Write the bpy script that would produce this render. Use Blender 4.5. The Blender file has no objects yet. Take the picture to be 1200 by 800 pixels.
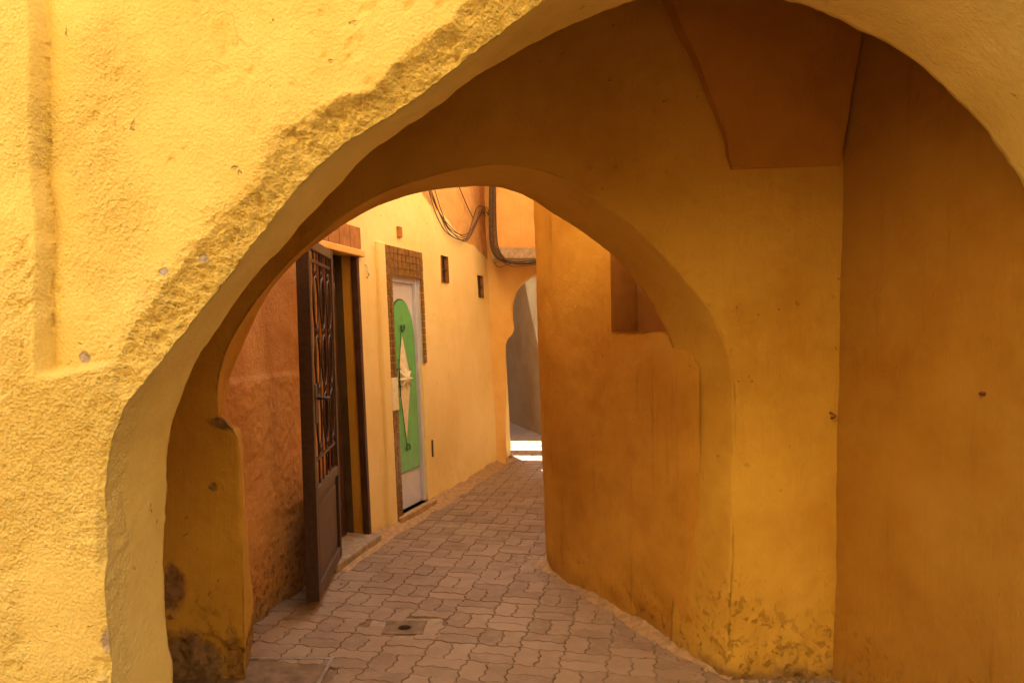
import bpy, math, random
import numpy as np
from mathutils import Vector

random.seed(7)
rng = np.random.default_rng(11)
scene = bpy.context.scene
COL = scene.collection

# ------------------------------------------------------------------ camera, sky, sun, exposure
FPX, CX, HY, CAMZ = 867.0, 600.0, 385.0, 1.55
cam_d = bpy.data.cameras.new('camera')
cam_d.sensor_width = 36.0
cam_d.lens = FPX / 1200.0 * 36.0
cam_d.shift_y = -15.0 / 1200.0
cam_d.clip_start = 0.05
cam_d.clip_end = 600.0
cam = bpy.data.objects.new('camera', cam_d)
cam.location = (0, 0, CAMZ)
cam.rotation_euler = (math.radians(90), 0, 0)
COL.objects.link(cam)
scene.camera = cam

SUN_EL, SUN_AZ = math.radians(57.0), math.radians(-23.0)      # azimuth from +Y towards +X
world = bpy.data.worlds.new('World')
scene.world = world
world.use_nodes = True
wn = world.node_tree
sky = wn.nodes.new('ShaderNodeTexSky')
sky.sky_type = 'NISHITA'
sky.sun_disc = False
sky.sun_elevation = SUN_EL
sky.sun_rotation = SUN_AZ
sky.dust_density = 3.0
bg = wn.nodes['Background']
bg.inputs['Strength'].default_value = 0.12
wn.links.new(sky.outputs[0], bg.inputs['Color'])

sun_d = bpy.data.lights.new('sun', 'SUN')
sun_d.energy = 5.0
sun_d.angle = math.radians(0.53)
sun_d.color = (1.0, 0.93, 0.82)
sun = bpy.data.objects.new('sun', sun_d)
to_sun = Vector((math.sin(SUN_AZ) * math.cos(SUN_EL), math.cos(SUN_AZ) * math.cos(SUN_EL), math.sin(SUN_EL)))
sun.rotation_euler = to_sun.to_track_quat('Z', 'Y').to_euler()
sun.location = (0, 20, 30)
COL.objects.link(sun)

scene.view_settings.view_transform = 'Standard'
scene.view_settings.look = 'None'
scene.view_settings.gamma = 1.0
scene.view_settings.exposure = 2.68
scene.render.engine = 'CYCLES'
cy = scene.cycles
cy.max_bounces = 14
cy.diffuse_bounces = 7
cy.glossy_bounces = 3
cy.use_denoising = True
cy.sample_clamp_indirect = 8.0
cy.use_adaptive_sampling = False
cy.caustics_reflective = False
cy.caustics_refractive = False

# ------------------------------------------------------------------ helpers: numbers
def up(px, py, Y):
    return ((px - CX) / FPX * Y, Y, CAMZ + (HY - py) / FPX * Y)

def sstep(a, b, x):
    t = np.clip((x - a) / (b - a), 0, 1)
    return t * t * (3 - 2 * t)

def _hash(ix, iy, iz, seed):
    h = (ix.astype(np.int64) * 374761393 + iy.astype(np.int64) * 668265263 + iz.astype(np.int64) * 2147483647 + seed * 144665) & 0xFFFFFFFF
    h = ((h ^ (h >> 13)) * 1274126177) & 0xFFFFFFFF
    h = ((h ^ (h >> 16)) * 2246822519) & 0xFFFFFFFF
    return ((h ^ (h >> 15)) & 0xFFFFFF).astype(np.float64) / 0xFFFFFF * 2 - 1

def vnoise(P, scale, seed=0):
    p = np.asarray(P, dtype=np.float64) * scale + 1000.0
    i = np.floor(p).astype(np.int64)
    f = p - i
    f = f * f * (3 - 2 * f)
    out = 0
    for dx in (0, 1):
        wx = f[:, 0] if dx else 1 - f[:, 0]
        for dy in (0, 1):
            wy = f[:, 1] if dy else 1 - f[:, 1]
            for dz in (0, 1):
                wz = f[:, 2] if dz else 1 - f[:, 2]
                out = out + wx * wy * wz * _hash(i[:, 0] + dx, i[:, 1] + dy, i[:, 2] + dz, seed)
    return out

def fbm(P, scale, octaves=4, seed=0, gain=0.5):
    a, s, tot = 1.0, scale, 0
    for k in range(octaves):
        tot = tot + a * vnoise(P, s, seed + k * 17)
        a *= gain
        s *= 2.03
    return tot

def billow(P, scale, octaves=4, seed=0, gain=0.6):
    a, s, tot = 1.0, scale, 0
    for k in range(octaves):
        tot = tot + a * (2 * np.abs(vnoise(P, s, seed + k * 13)) - 0.7)
        a *= gain
        s *= 2.1
    return tot

def catmull(pts, n):
    """n points evenly spaced (by length) along a Catmull-Rom curve through pts"""
    p = np.array(pts, dtype=float)
    q = np.vstack([2 * p[0] - p[1], p, 2 * p[-1] - p[-2]])
    out = []
    for k in range(1, len(q) - 2):
        p0, p1, p2, p3 = q[k - 1], q[k], q[k + 1], q[k + 2]
        for t in np.linspace(0, 1, 24, endpoint=False):
            out.append(0.5 * ((2 * p1) + (-p0 + p2) * t + (2 * p0 - 5 * p1 + 4 * p2 - p3) * t * t + (-p0 + 3 * p1 - 3 * p2 + p3) * t ** 3))
    out.append(p[-1])
    out = np.array(out)
    s = np.concatenate([[0], np.cumsum(np.linalg.norm(np.diff(out, axis=0), axis=1))])
    u = np.linspace(0, s[-1], n)
    return np.stack([np.interp(u, s, out[:, c]) for c in range(out.shape[1])], axis=1)

# ------------------------------------------------------------------ helpers: objects
def mesh_obj(name, V, Fc, mat, parent=None, smooth=True, base=None, col=None):
    V = np.asarray(V, dtype=float)
    me = bpy.data.meshes.new(name)
    if parent is not None:
        off = Vector(parent.get('world_base', (0, 0, 0)))
    else:
        off = Vector(base) if base is not None else Vector((0, 0, 0))
    Vl = V - np.array(off)
    me.from_pydata(Vl.tolist(), [], [list(map(int, f)) for f in Fc])
    me.validate()
    if smooth:
        me.polygons.foreach_set('use_smooth', [True] * len(me.polygons))
    me.update()
    if mat is not None:
        me.materials.append(mat)
    o = bpy.data.objects.new(name, me)
    COL.objects.link(o)
    if parent is not None:
        o.parent = parent
        o['world_base'] = tuple(off)
    else:
        o.location = off
        o['world_base'] = tuple(off)
    return o

def thing(name, base, label, cat, group=None):
    o = bpy.data.objects.new(name, None)
    o.empty_display_size = 0.2
    o.location = base
    COL.objects.link(o)
    o['world_base'] = tuple(base)
    tag(o, label, cat, group)
    return o

def tag(o, label, cat, group=None, kind=None):
    o['label'] = label
    o['category'] = cat
    if group:
        o['group'] = group
    if kind:
        o['kind'] = kind
    return o

def structure(o):
    o['kind'] = 'structure'
    return o

class MB:
    """collects boxes, tubes and grids in world coordinates; build() links them as one mesh"""
    def __init__(self):
        self.v, self.f, self.n = [], [], 0
    def add(self, V, Fc):
        k = self.n
        self.v.extend([tuple(map(float, p)) for p in V])
        self.f.extend([[i + k for i in f] for f in Fc])
        self.n += len(V)
        return self
    def box(self, a0, a1, b0, b1, c0, c1, M=None):
        M = M or (lambda a, b, c: (a, b, c))
        V = [M(a, b, c) for c in (c0, c1) for b in (b0, b1) for a in (a0, a1)]
        return self.add(V, [(0, 2, 3, 1), (4, 5, 7, 6), (0, 1, 5, 4), (2, 6, 7, 3), (0, 4, 6, 2), (1, 3, 7, 5)])
    def tube(self, pts, r, n=6, cap=True):
        P = [Vector(p) for p in pts]
        rings = []
        up0 = Vector((0.3, 0.2, 1)).normalized()
        for k, p in enumerate(P):
            t = (P[min(k + 1, len(P) - 1)] - P[max(k - 1, 0)])
            t = t.normalized() if t.length > 1e-9 else Vector((0, 0, 1))
            a = t.cross(up0)
            if a.length < 1e-3:
                a = t.cross(Vector((1, 0, 0)))
            a.normalize()
            b = t.cross(a)
            rr = r[k] if isinstance(r, (list, tuple)) else r
            rings.append([p + rr * (math.cos(2 * math.pi * j / n) * a + math.sin(2 * math.pi * j / n) * b) for j in range(n)])
        V = [q for ring in rings for q in ring]
        Fc = [(k * n + j, k * n + (j + 1) % n, (k + 1) * n + (j + 1) % n, (k + 1) * n + j) for k in range(len(P) - 1) for j in range(n)]
        if cap:
            Fc.append(tuple(range(n))[::-1])
            Fc.append(tuple((len(P) - 1) * n + j for j in range(n)))
        return self.add(V, Fc)
    def build(self, name, mat, parent=None, smooth=False, base=None, bevel=0.0):
        o = mesh_obj(name, self.v, self.f, mat, parent, smooth, base)
        if bevel:
            m = o.modifiers.new('bevel', 'BEVEL')
            m.width = bevel
            m.segments = 2
            m.limit_method = 'ANGLE'
        return o

def lattice(nu, nv, skip=None):
    i, j = np.meshgrid(np.arange(nu - 1), np.arange(nv - 1), indexing='ij')
    a = (i * nv + j).ravel()
    F = np.stack([a, a + nv, a + nv + 1, a + 1], axis=1)
    if skip is not None:
        F = F[~skip.ravel()]
    return F

def fast_mesh(name, V, F, mats, parent=None, base=None, matidx=None, smooth=True):
    """quad mesh from numpy arrays; drops unused vertices"""
    used = np.zeros(len(V), bool)
    used[F.ravel()] = True
    remap = np.cumsum(used) - 1
    V = V[used]
    F = remap[F]
    me = bpy.data.meshes.new(name)
    off = np.array(parent['world_base'] if parent is not None else (base if base is not None else (0, 0, 0)), dtype=float)
    Vl = (V - off).astype(np.float32)
    me.vertices.add(len(Vl))
    me.vertices.foreach_set('co', Vl.ravel())
    me.loops.add(F.size)
    me.loops.foreach_set('vertex_index', F.astype(np.int32).ravel())
    me.polygons.add(len(F))
    me.polygons.foreach_set('loop_start', np.arange(0, F.size, 4, dtype=np.int32))
    me.polygons.foreach_set('use_smooth', np.full(len(F), smooth, dtype=bool))
    for m in (mats if isinstance(mats, (list, tuple)) else [mats]):
        me.materials.append(m)
    if matidx is not None:
        me.polygons.foreach_set('material_index', matidx.astype(np.int32))
    me.update(calc_edges=True)
    me.validate()
    o = bpy.data.objects.new(name, me)
    COL.objects.link(o)
    if parent is not None:
        o.parent = parent
    else:
        o.location = off
    o['world_base'] = tuple(off)
    return o

# ------------------------------------------------------------------ helpers: materials
class NT:
    def __init__(self, name):
        self.m = bpy.data.materials.new(name)
        self.m.use_nodes = True
        self.t = self.m.node_tree
        self.b = self.t.nodes['Principled BSDF']
        self.b.inputs['Specular IOR Level'].default_value = 0.25
        g = self.t.nodes.new('ShaderNodeNewGeometry')
        self.pos = g.outputs['Position']
    def link(self, a, b):
        self.t.links.new(a, b)
    def val(self, sock, v):
        if hasattr(v, 'links'):
            self.link(v, sock)
        else:
            sock.default_value = v
    def math(self, op, a, b=None, clamp=False):
        n = self.t.nodes.new('ShaderNodeMath')
        n.operation = op
        n.use_clamp = clamp
        self.val(n.inputs[0], a)
        if b is not None:
            self.val(n.inputs[1], b)
        return n.outputs[0]
    def noise(self, scale, detail=4, rough=0.55, vec=None, dist=0.0, kind='FBM'):
        n = self.t.nodes.new('ShaderNodeTexNoise')
        self.link(vec or self.pos, n.inputs['Vector'])
        n.inputs['Scale'].default_value = scale
        n.inputs['Detail'].default_value = detail
        n.inputs['Roughness'].default_value = rough
        n.inputs['Distortion'].default_value = dist
        return n.outputs[0]
    def voronoi(self, scale, feature='F1', vec=None, out=0):
        n = self.t.nodes.new('ShaderNodeTexVoronoi')
        n.feature = feature
        self.link(vec or self.pos, n.inputs['Vector'])
        n.inputs['Scale'].default_value = scale
        return n.outputs[out]
    def scalev(self, sx, sy, sz):
        n = self.t.nodes.new('ShaderNodeMapping')
        self.link(self.pos, n.inputs['Vector'])
        n.inputs['Scale'].default_value = (sx, sy, sz)
        return n.outputs[0]
    def ramp(self, v, a, b, lo=0.0, hi=1.0):
        n = self.t.nodes.new('ShaderNodeMapRange')
        n.interpolation_type = 'SMOOTHSTEP'
        self.val(n.inputs[0], v)
        n.inputs[1].default_value = a
        n.inputs[2].default_value = b
        n.inputs[3].default_value = lo
        n.inputs[4].default_value = hi
        return n.outputs[0]
    def mix(self, f, a, b, mode='MIX'):
        n = self.t.nodes.new('ShaderNodeMix')
        n.data_type = 'RGBA'
        n.blend_type = mode
        self.val(n.inputs[0], f)
        for s, v in ((n.inputs[6], a), (n.inputs[7], b)):
            if hasattr(v, 'links'):
                self.link(v, s)
            else:
                s.default_value = (v[0], v[1], v[2], 1)
        return n.outputs[2]
    def xyz(self):
        n = self.t.nodes.new('ShaderNodeSeparateXYZ')
        self.link(self.pos, n.inputs[0])
        return n.outputs
    def dist(self, p, sc=(1, 1, 1)):
        s = self.t.nodes.new('ShaderNodeVectorMath')
        s.operation = 'SUBTRACT'
        self.link(self.pos, s.inputs[0])
        s.inputs[1].default_value = p
        q = self.t.nodes.new('ShaderNodeVectorMath')
        q.operation = 'MULTIPLY'
        self.link(s.outputs[0], q.inputs[0])
        q.inputs[1].default_value = sc
        l = self.t.nodes.new('ShaderNodeVectorMath')
        l.operation = 'LENGTH'
        self.link(q.outputs[0], l.inputs[0])
        return l.outputs['Value']
    def spot(self, p, r, nz=0.6, sc=(1, 1, 1), scale=None, soft=0.25):
        """ragged patch of radius r about p"""
        d = self.math('DIVIDE', self.dist(p, sc), r)
        k = self.math('MULTIPLY', self.math('SUBTRACT', self.noise(scale or 0.9 / r, 6, 0.66), 0.5), nz * 3.4)
        return self.ramp(self.math('ADD', d, k), 1.0 + soft, 1.0 - soft)
    def finish(self, color, rough=0.85, height=None, bdist=0.01, bstr=1.0, spec=0.25, metal=0.0):
        self.val(self.b.inputs['Base Color'], color if hasattr(color, 'links') else (*color, 1))
        self.val(self.b.inputs['Roughness'], rough)
        self.b.inputs['Specular IOR Level'].default_value = spec
        self.b.inputs['Metallic'].default_value = metal
        if height is not None:
            n = self.t.nodes.new('ShaderNodeBump')
            n.inputs['Strength'].default_value = bstr
            n.inputs['Distance'].default_value = bdist
            self.link(height, n.inputs['Height'])
            self.link(n.outputs[0], self.b.inputs['Normal'])
        return self.m

def plaster(name, col, var=0.25, rough_h=1.0, stains=(), streak=0.0, chips=0.0, cracks=0.0, upper=None, grit=None, foot=0.0, warm=(1, 0.86, 0.6)):
    """painted lime plaster; stains = [(centre, radius, colour, scale vector)]"""
    n = NT(name)
    big = n.noise(1.3, 4, 0.6)
    mid = n.noise(7.0, 4, 0.62, dist=0.4)
    fine = n.noise(60.0, 4, 0.6)
    dark = tuple(c * (1 - var) * w for c, w in zip(col, warm))
    lite = tuple(min(1, c * (1 + var * 0.35)) for c in col)
    c = n.mix(n.ramp(big, 0.32, 0.68), dark, lite)
    c = n.mix(n.ramp(mid, 0.42, 0.75, 0, 0.45), c, col)
    c = n.mix(n.ramp(fine, 0.55, 0.8, 0, 0.18), c, dark)
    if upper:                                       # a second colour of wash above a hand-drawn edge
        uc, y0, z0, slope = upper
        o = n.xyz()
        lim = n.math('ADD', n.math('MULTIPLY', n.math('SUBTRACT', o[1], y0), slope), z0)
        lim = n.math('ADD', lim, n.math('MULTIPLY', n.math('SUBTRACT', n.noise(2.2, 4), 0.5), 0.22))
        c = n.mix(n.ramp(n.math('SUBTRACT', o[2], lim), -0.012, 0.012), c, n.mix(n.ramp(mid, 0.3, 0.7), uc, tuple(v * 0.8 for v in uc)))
    if streak:
        sv = n.noise(1.0, 5, 0.6, vec=n.scalev(16, 16, 1.1))
        c = n.mix(n.ramp(sv, 0.56, 0.78, 0, streak), c, tuple(v * 0.55 for v in dark))
    h = n.math('ADD', n.math('MULTIPLY', mid, 0.9 * rough_h), n.math('MULTIPLY', fine, 0.28 * rough_h))
    h = n.math('ADD', h, n.math('MULTIPLY', n.noise(210.0, 4, 0.7), 0.16 * rough_h))
    if grit:
        at = n.t.nodes.new('ShaderNodeAttribute')
        at.attribute_name = 'rough'
        g1 = n.math('ADD', n.noise(130.0, 3, 0.75), n.math('MULTIPLY', n.voronoi(95.0), 0.7))
        h = n.math('ADD', h, n.math('MULTIPLY', n.math('MULTIPLY', g1, at.outputs['Fac']), grit))
        c = n.mix(n.math('MULTIPLY', n.ramp(g1, 0.62, 0.40), n.math('MULTIPLY', at.outputs['Fac'], 0.20)), c, dark)
    br = n.noise(1.0, 3, 0.6, vec=n.scalev(46, 46, 5))
    h = n.math('ADD', h, n.math('MULTIPLY', br, 0.20))
    c = n.mix(n.ramp(br, 0.5, 0.75, 0, 0.08), c, tuple(min(1, v * 1.12) for v in lite))
    c = n.mix(n.ramp(n.noise(3.2, 6, 0.7, dist=1.2), 0.56, 0.70, 0, 0.30), c, dark)
    if chips:
        cm = n.ramp(n.noise(24.0, 3, 0.5), 0.70, 0.74)
        cm2 = n.math('MULTIPLY', cm, n.ramp(n.noise(3.0, 3, 0.5), 0.45, 0.62))
        c = n.mix(n.math('MULTIPLY', cm2, chips), c, tuple(v * 0.45 for v in dark))
        h = n.math('SUBTRACT', h, n.math('MULTIPLY', cm2, 0.8))
    if cracks:
        dv = n.t.nodes.new('ShaderNodeVectorMath')
        dv.operation = 'ADD'
        n.link(n.pos, dv.inputs[0])
        cn = n.t.nodes.new('ShaderNodeTexNoise')
        n.link(n.pos, cn.inputs['Vector'])
        cn.inputs['Scale'].default_value = 3.0
        cn.inputs['Detail'].default_value = 4
        n.link(cn.outputs['Color'], dv.inputs[1])
        e = n.voronoi(1.7, 'DISTANCE_TO_EDGE', vec=dv.outputs[0])
        cr = n.math('MULTIPLY', n.ramp(e, 0.010, 0.002), n.ramp(n.noise(1.6, 3), 0.50, 0.60))
        c = n.mix(n.math('MULTIPLY', cr, cracks), c, tuple(v * 0.4 for v in dark))
        h = n.math('SUBTRACT', h, n.math('MULTIPLY', cr, 1.2 * cracks))
    if foot:                                        # flaking and dusty splashes at the foot of the wall
        zz = n.xyz()[2]
        fl = n.math('MULTIPLY', n.ramp(n.noise(26.0, 6, 0.78), 0.53, 0.66), n.ramp(n.math('ADD', zz, n.math('MULTIPLY', n.noise(2.5, 3), 0.7)), 0.85, 0.40))
        c = n.mix(n.math('MULTIPLY', fl, 0.55 * foot), c, tuple(v * 0.5 for v in dark))
        h = n.math('SUBTRACT', h, n.math('MULTIPLY', fl, 0.9 * foot))
        du = n.ramp(n.math('ADD', zz, n.math('MULTIPLY', n.math('SUBTRACT', n.noise(9.0, 5, 0.7), 0.5), 0.30)), 0.13, 0.02)
        c = n.mix(n.math('MULTIPLY', du, 0.75 * foot), c, (0.24, 0.16, 0.085))
    for (p, r, sc_col, sv) in stains:
        m = n.spot(p, r, 0.55, sv)
        c = n.mix(m, c, n.mix(n.ramp(n.noise(30, 4), 0.35, 0.7), sc_col, tuple(v * 0.55 for v in sc_col)))
        h = n.math('SUBTRACT', h, n.math('MULTIPLY', m, 0.35))
    return n.finish(c, 0.9, h, 0.012, 1.0, 0.15)

def simple(name, col, rough=0.6, metal=0.0, var=0.2, scale=20.0, bump=0.2, spec=0.4):
    n = NT(name)
    a = n.noise(scale, 4, 0.6)
    c = n.mix(n.ramp(a, 0.3, 0.7), tuple(v * (1 - var) for v in col), tuple(min(1, v * (1 + var)) for v in col))
    return n.finish(c, n.ramp(a, 0.2, 0.8, rough * 0.85, min(1, rough * 1.15)), a, 0.004, bump, spec, metal)

OCHRE = (0.74, 0.56, 0.15)
ONE = (1, 1, 1)
GREY = (0.34, 0.22, 0.11)
M = {}
M['front'] = plaster('ochre_plaster_front', OCHRE, 0.14, 0.7, chips=0.3, cracks=0.12, grit=0.75, warm=(1, 0.93, 0.75), stains=[
    (up(238, 302, 2.0), 0.014, (0.55, 0.45, 0.33), (1, 1, 1)), (up(192, 318, 2.0), 0.012, (0.5, 0.42, 0.3), (1, 1, 1)),
    (up(97, 418, 2.03), 0.016, (0.5, 0.38, 0.25), (1, 1, 1)), (up(124, 752, 2.0), 0.022, (0.56, 0.42, 0.27), (1.6, 1.6, 0.7))])
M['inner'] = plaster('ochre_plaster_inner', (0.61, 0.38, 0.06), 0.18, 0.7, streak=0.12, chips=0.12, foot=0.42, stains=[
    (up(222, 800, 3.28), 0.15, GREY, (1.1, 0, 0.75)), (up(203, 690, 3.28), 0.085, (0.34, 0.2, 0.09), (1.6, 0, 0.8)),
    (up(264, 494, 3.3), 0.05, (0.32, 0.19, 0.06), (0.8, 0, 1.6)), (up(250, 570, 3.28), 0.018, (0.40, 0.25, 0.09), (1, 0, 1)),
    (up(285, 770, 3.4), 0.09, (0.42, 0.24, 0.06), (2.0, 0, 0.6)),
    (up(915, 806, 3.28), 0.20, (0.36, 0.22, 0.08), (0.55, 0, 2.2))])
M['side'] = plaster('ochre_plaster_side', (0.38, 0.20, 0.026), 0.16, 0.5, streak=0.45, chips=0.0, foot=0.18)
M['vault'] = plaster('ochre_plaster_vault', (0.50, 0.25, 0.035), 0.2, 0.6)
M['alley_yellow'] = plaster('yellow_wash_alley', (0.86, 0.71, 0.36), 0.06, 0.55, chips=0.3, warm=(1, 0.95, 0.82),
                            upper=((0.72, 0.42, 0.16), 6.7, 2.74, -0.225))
M['alley_terracotta'] = plaster('terracotta_roughcast', (0.67, 0.36, 0.125), 0.22, 1.3, streak=0.25, foot=0.8, chips=0.5, cracks=0.15)
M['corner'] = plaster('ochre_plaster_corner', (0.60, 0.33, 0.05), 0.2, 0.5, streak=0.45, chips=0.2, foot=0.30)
M['niche'] = plaster('shade_darkened_niche', (0.34, 0.155, 0.035), 0.2, 0.8)  # colour darkened to put the shade of the recess into the paint
M['bridge'] = plaster('peach_wash', (0.82, 0.56, 0.23), 0.10, 0.5, streak=0.15)
M['bridge_up'] = plaster('orange_wash', (0.76, 0.42, 0.16), 0.2, 0.8, streak=0.4)
M['far'] = plaster('grey_render', (0.46, 0.33, 0.15), 0.12, 0.3, streak=0.3)
M['street'] = plaster('yellow_bounce_wash', (0.80, 0.66, 0.40), 0.1, 0.6)  # pale wash for unseen faces, chosen for the light it bounces
M['bounce_cut_band'] = plaster('ochre_bounce_cut', (0.40, 0.25, 0.09), 0.15, 0.6)  # darker colour, added to dim the street bounce into the passage
M['cement'] = simple('cement', (0.34, 0.25, 0.16), 0.9, 0, 0.25, 18, 0.8, 0.15)
M['pit'] = simple('drain_hole_shade', (0.02, 0.012, 0.008), 0.9, 0, 0.2, 6, 0.1, 0.1)  # near-black colour stands in for the shade down the drain hole
M['old_cement'] = simple('dirty_old_cement', (0.20, 0.135, 0.08), 0.9, 0, 0.3, 14, 0.9, 0.15)
M['sand'] = simple('sandy_mortar', (0.40, 0.26, 0.13), 0.95, 0, 0.22, 25, 0.8, 0.1)
M['slab'] = simple('concrete_slab', (0.42, 0.32, 0.23), 0.9, 0, 0.2, 25, 0.6, 0.15)
M['iron'] = simple('brown_painted_iron', (0.045, 0.022, 0.014), 0.45, 0.0, 0.35, 40, 0.3, 0.5)
M['iron_panel'] = simple('sheet_iron_panel', (0.095, 0.055, 0.032), 0.5, 0.0, 0.3, 14, 0.3, 0.5)
M['red_bar'] = simple('oxide_red_bar', (0.16, 0.05, 0.035), 0.5, 0, 0.3, 30, 0.2, 0.4)
M['steel'] = simple('worn_steel', (0.45, 0.40, 0.33), 0.35, 0.8, 0.2, 40, 0.2, 0.5)
M['wood'] = simple('dark_door_wood', (0.07, 0.03, 0.018), 0.5, 0, 0.35, 9, 0.4, 0.4)
M['dark'] = simple('painted_room_shade', (0.10, 0.06, 0.03), 0.9, 0, 0.2, 6, 0.2, 0.1)  # dark colour paints in the shade of room and vent depths
M['tile'] = simple('brown_glazed_tile', (0.20, 0.105, 0.035), 0.35, 0, 0.35, 30, 0.15, 0.5)
M['grout'] = simple('pale_grout', (0.55, 0.42, 0.25), 0.9, 0, 0.15, 40, 0.3, 0.1)
M['tile_big'] = simple('terracotta_tile', (0.36, 0.16, 0.05), 0.5, 0, 0.25, 12, 0.2, 0.4)
M['lilac'] = simple('lilac_white_paint', (0.62, 0.64, 0.84), 0.4, 0, 0.05, 12, 0.1, 0.5)
M['green'] = simple('green_paint', (0.12, 0.48, 0.17), 0.4, 0, 0.12, 10, 0.1, 0.5)
M['dkgreen'] = simple('dark_green_iron', (0.03, 0.11, 0.045), 0.4, 0, 0.2, 10, 0.1, 0.5)
M['cream'] = simple('cream_paint', (0.80, 0.75, 0.58), 0.5, 0, 0.12, 22, 0.2, 0.4)
M['cable'] = simple('dusty_brown_cable', (0.11, 0.065, 0.04), 0.6, 0, 0.4, 30, 0.2, 0.3)
M['timber'] = simple('sun_strip_timber', (0.14, 0.08, 0.04), 0.8, 0, 0.3, 10, 0.5, 0.2)

# ------------------------------------------------------------------ ground
n = NT('dusty_earth')
a = n.noise(6.0, 5, 0.6)
b2 = n.noise(140.0, 3, 0.6)
M['earth'] = n.finish(n.mix(n.ramp(a, 0.3, 0.7), (0.17, 0.105, 0.06), (0.25, 0.165, 0.10)), 0.95, n.math('ADD', n.math('MULTIPLY', a, 0.5), n.math('MULTIPLY', b2, 0.3)), 0.01, 1.0, 0.1)
g = mesh_obj('ground', [(-250, -250, -0.010), (250, -250, -0.010), (250, 250, -0.010), (-250, 250, -0.010)], [(0, 1, 2, 3)], M['earth'], smooth=False)
structure(g)
n = NT('street_concrete')
a = n.noise(3.0, 5, 0.6)
M['street_floor'] = n.finish(n.mix(n.ramp(a, 0.3, 0.7), (0.20, 0.145, 0.09), (0.27, 0.20, 0.13)), 0.9, n.noise(50, 4), 0.006, 0.8, 0.15)
st = MB().box(-9, 9, -2.2, 1.55, -0.2, -0.003).build('street_paving', M['street_floor'])
structure(st)

# ------------------------------------------------------------------ arched walls
def arch_wall(name, Fleg0, Farc, Fleg1, Bleg0, Barc, Bleg1, n_leg, n_arc, face_rows, back_rows, n_in, rect, planeF, planeB, disp, mat, parent=None, base=None, ctr=None, matidx=None):
    """One continuous skin: back face -> reveal and soffit -> front face.
    Legs and arcs are polylines in world space (left foot to right foot)."""
    def seq(l0, arc, l1):
        return np.vstack([catmull(l0, n_leg)[:-1], catmull(arc, n_arc), catmull(l1, n_leg)[1:]])
    F = seq(Fleg0, Farc, Fleg1)
    B = seq(Bleg0, Barc, Bleg1)
    N = len(F)
    # outward direction in the wall plane
    def outward(P):
        mid = P[n_leg - 1:N - n_leg + 1]
        c = np.array([(mid[0, 0] + mid[-1, 0]) / 2, max(mid[0, 2], mid[-1, 2])])
        if ctr is not None:
            c = np.array(ctr)
        d = np.stack([P[:, 0] - c[0], np.maximum(P[:, 2] - c[1], 0)], axis=1)
        d[:n_leg - 1] = (-1, 0)
        d[N - n_leg + 1:] = (1, 0)
        d /= np.linalg.norm(d, axis=1)[:, None]
        return d
    dF, dB = outward(F), outward(B)
    x0, x1, z1 = rect
    def dmax(P, d):
        t = np.full(len(P), 1e9)
        neg, pos, upw = d[:, 0] < -1e-6, d[:, 0] > 1e-6, d[:, 1] > 1e-6
        t[neg] = np.minimum(t[neg], (x0 - P[neg, 0]) / d[neg, 0])
        t[pos] = np.minimum(t[pos], (x1 - P[pos, 0]) / d[pos, 0])
        t[upw] = np.minimum(t[upw], (z1 - P[upw, 2]) / d[upw, 1])
        return t
    mF, mB = dmax(F, dF), dmax(B, dB)
    rows, D, Z = [], [], []
    fr = np.array(face_rows)          # absolute metres
    def off(P, d, m, dist, last, plane):
        dd = np.minimum(dist, m) if not last else m
        Q = P.copy()
        Q[:, 0] += d[:, 0] * dd
        Q[:, 2] += d[:, 1] * dd
        dy = P[:, 1] - plane(P[:, 0], P[:, 2])
        Q[:, 1] = plane(Q[:, 0], Q[:, 2]) + dy * np.exp(-dd / 0.05)
        return Q, dd
    for k, dist in enumerate(back_rows[::-1]):
        Q, dd = off(B, dB, mB, dist, k == 0, planeB)
        rows.append(Q); D.append(dd); Z.append(np.full(N, 0))
    for t in np.linspace(0, 1, n_in):
        rows.append(B * (1 - t) + F * t); D.append(np.full(N, t)); Z.append(np.full(N, 1))
    for k, dist in enumerate(fr):
        Q, dd = off(F, dF, mF, dist, k == len(fr) - 1, planeF)
        rows.append(Q); D.append(dd); Z.append(np.full(N, 2))
    R = len(rows)
    V = np.stack(rows, axis=1)        # N x R x 3
    Dd, Zz = np.stack(D, 1), np.stack(Z, 1)
    U = np.repeat(np.linspace(0, 1, N)[:, None], R, 1)
    # normals of the plain skin
    du = np.gradient(V, axis=0)
    dv = np.gradient(V, axis=1)
    nn = np.cross(du, dv)
    ln = np.linalg.norm(nn, axis=2, keepdims=True)
    nn = nn / np.maximum(ln, 1e-9)
    # orient: on the front face the normal must point to -y
    k0 = int(np.argmax(Zz[0] == 2)) + 2
    if nn[N // 3, k0, 1] > 0:
        nn = -nn
    Vf = disp(V.reshape(-1, 3), nn.reshape(-1, 3), Dd.ravel(), Zz.ravel(), U.ravel())
    Fc = lattice(N, R)
    mi = None
    if isinstance(mat, (list, tuple)):
        zf = Zz[:-1, :-1].ravel()
        mi = np.where(zf == 0, 1, 0)
    return fast_mesh(name, Vf, Fc, mat, parent, base, mi)

def pxs(lst, Y):
    if callable(Y):
        out = []
        for (px, py) in lst:
            y = 2.0
            for _ in range(30):
                y = Y((px - CX) / FPX * y)
            out.append(up(px, py, y))
        return out
    return [up(px, py, Y) for (px, py) in lst]

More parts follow.
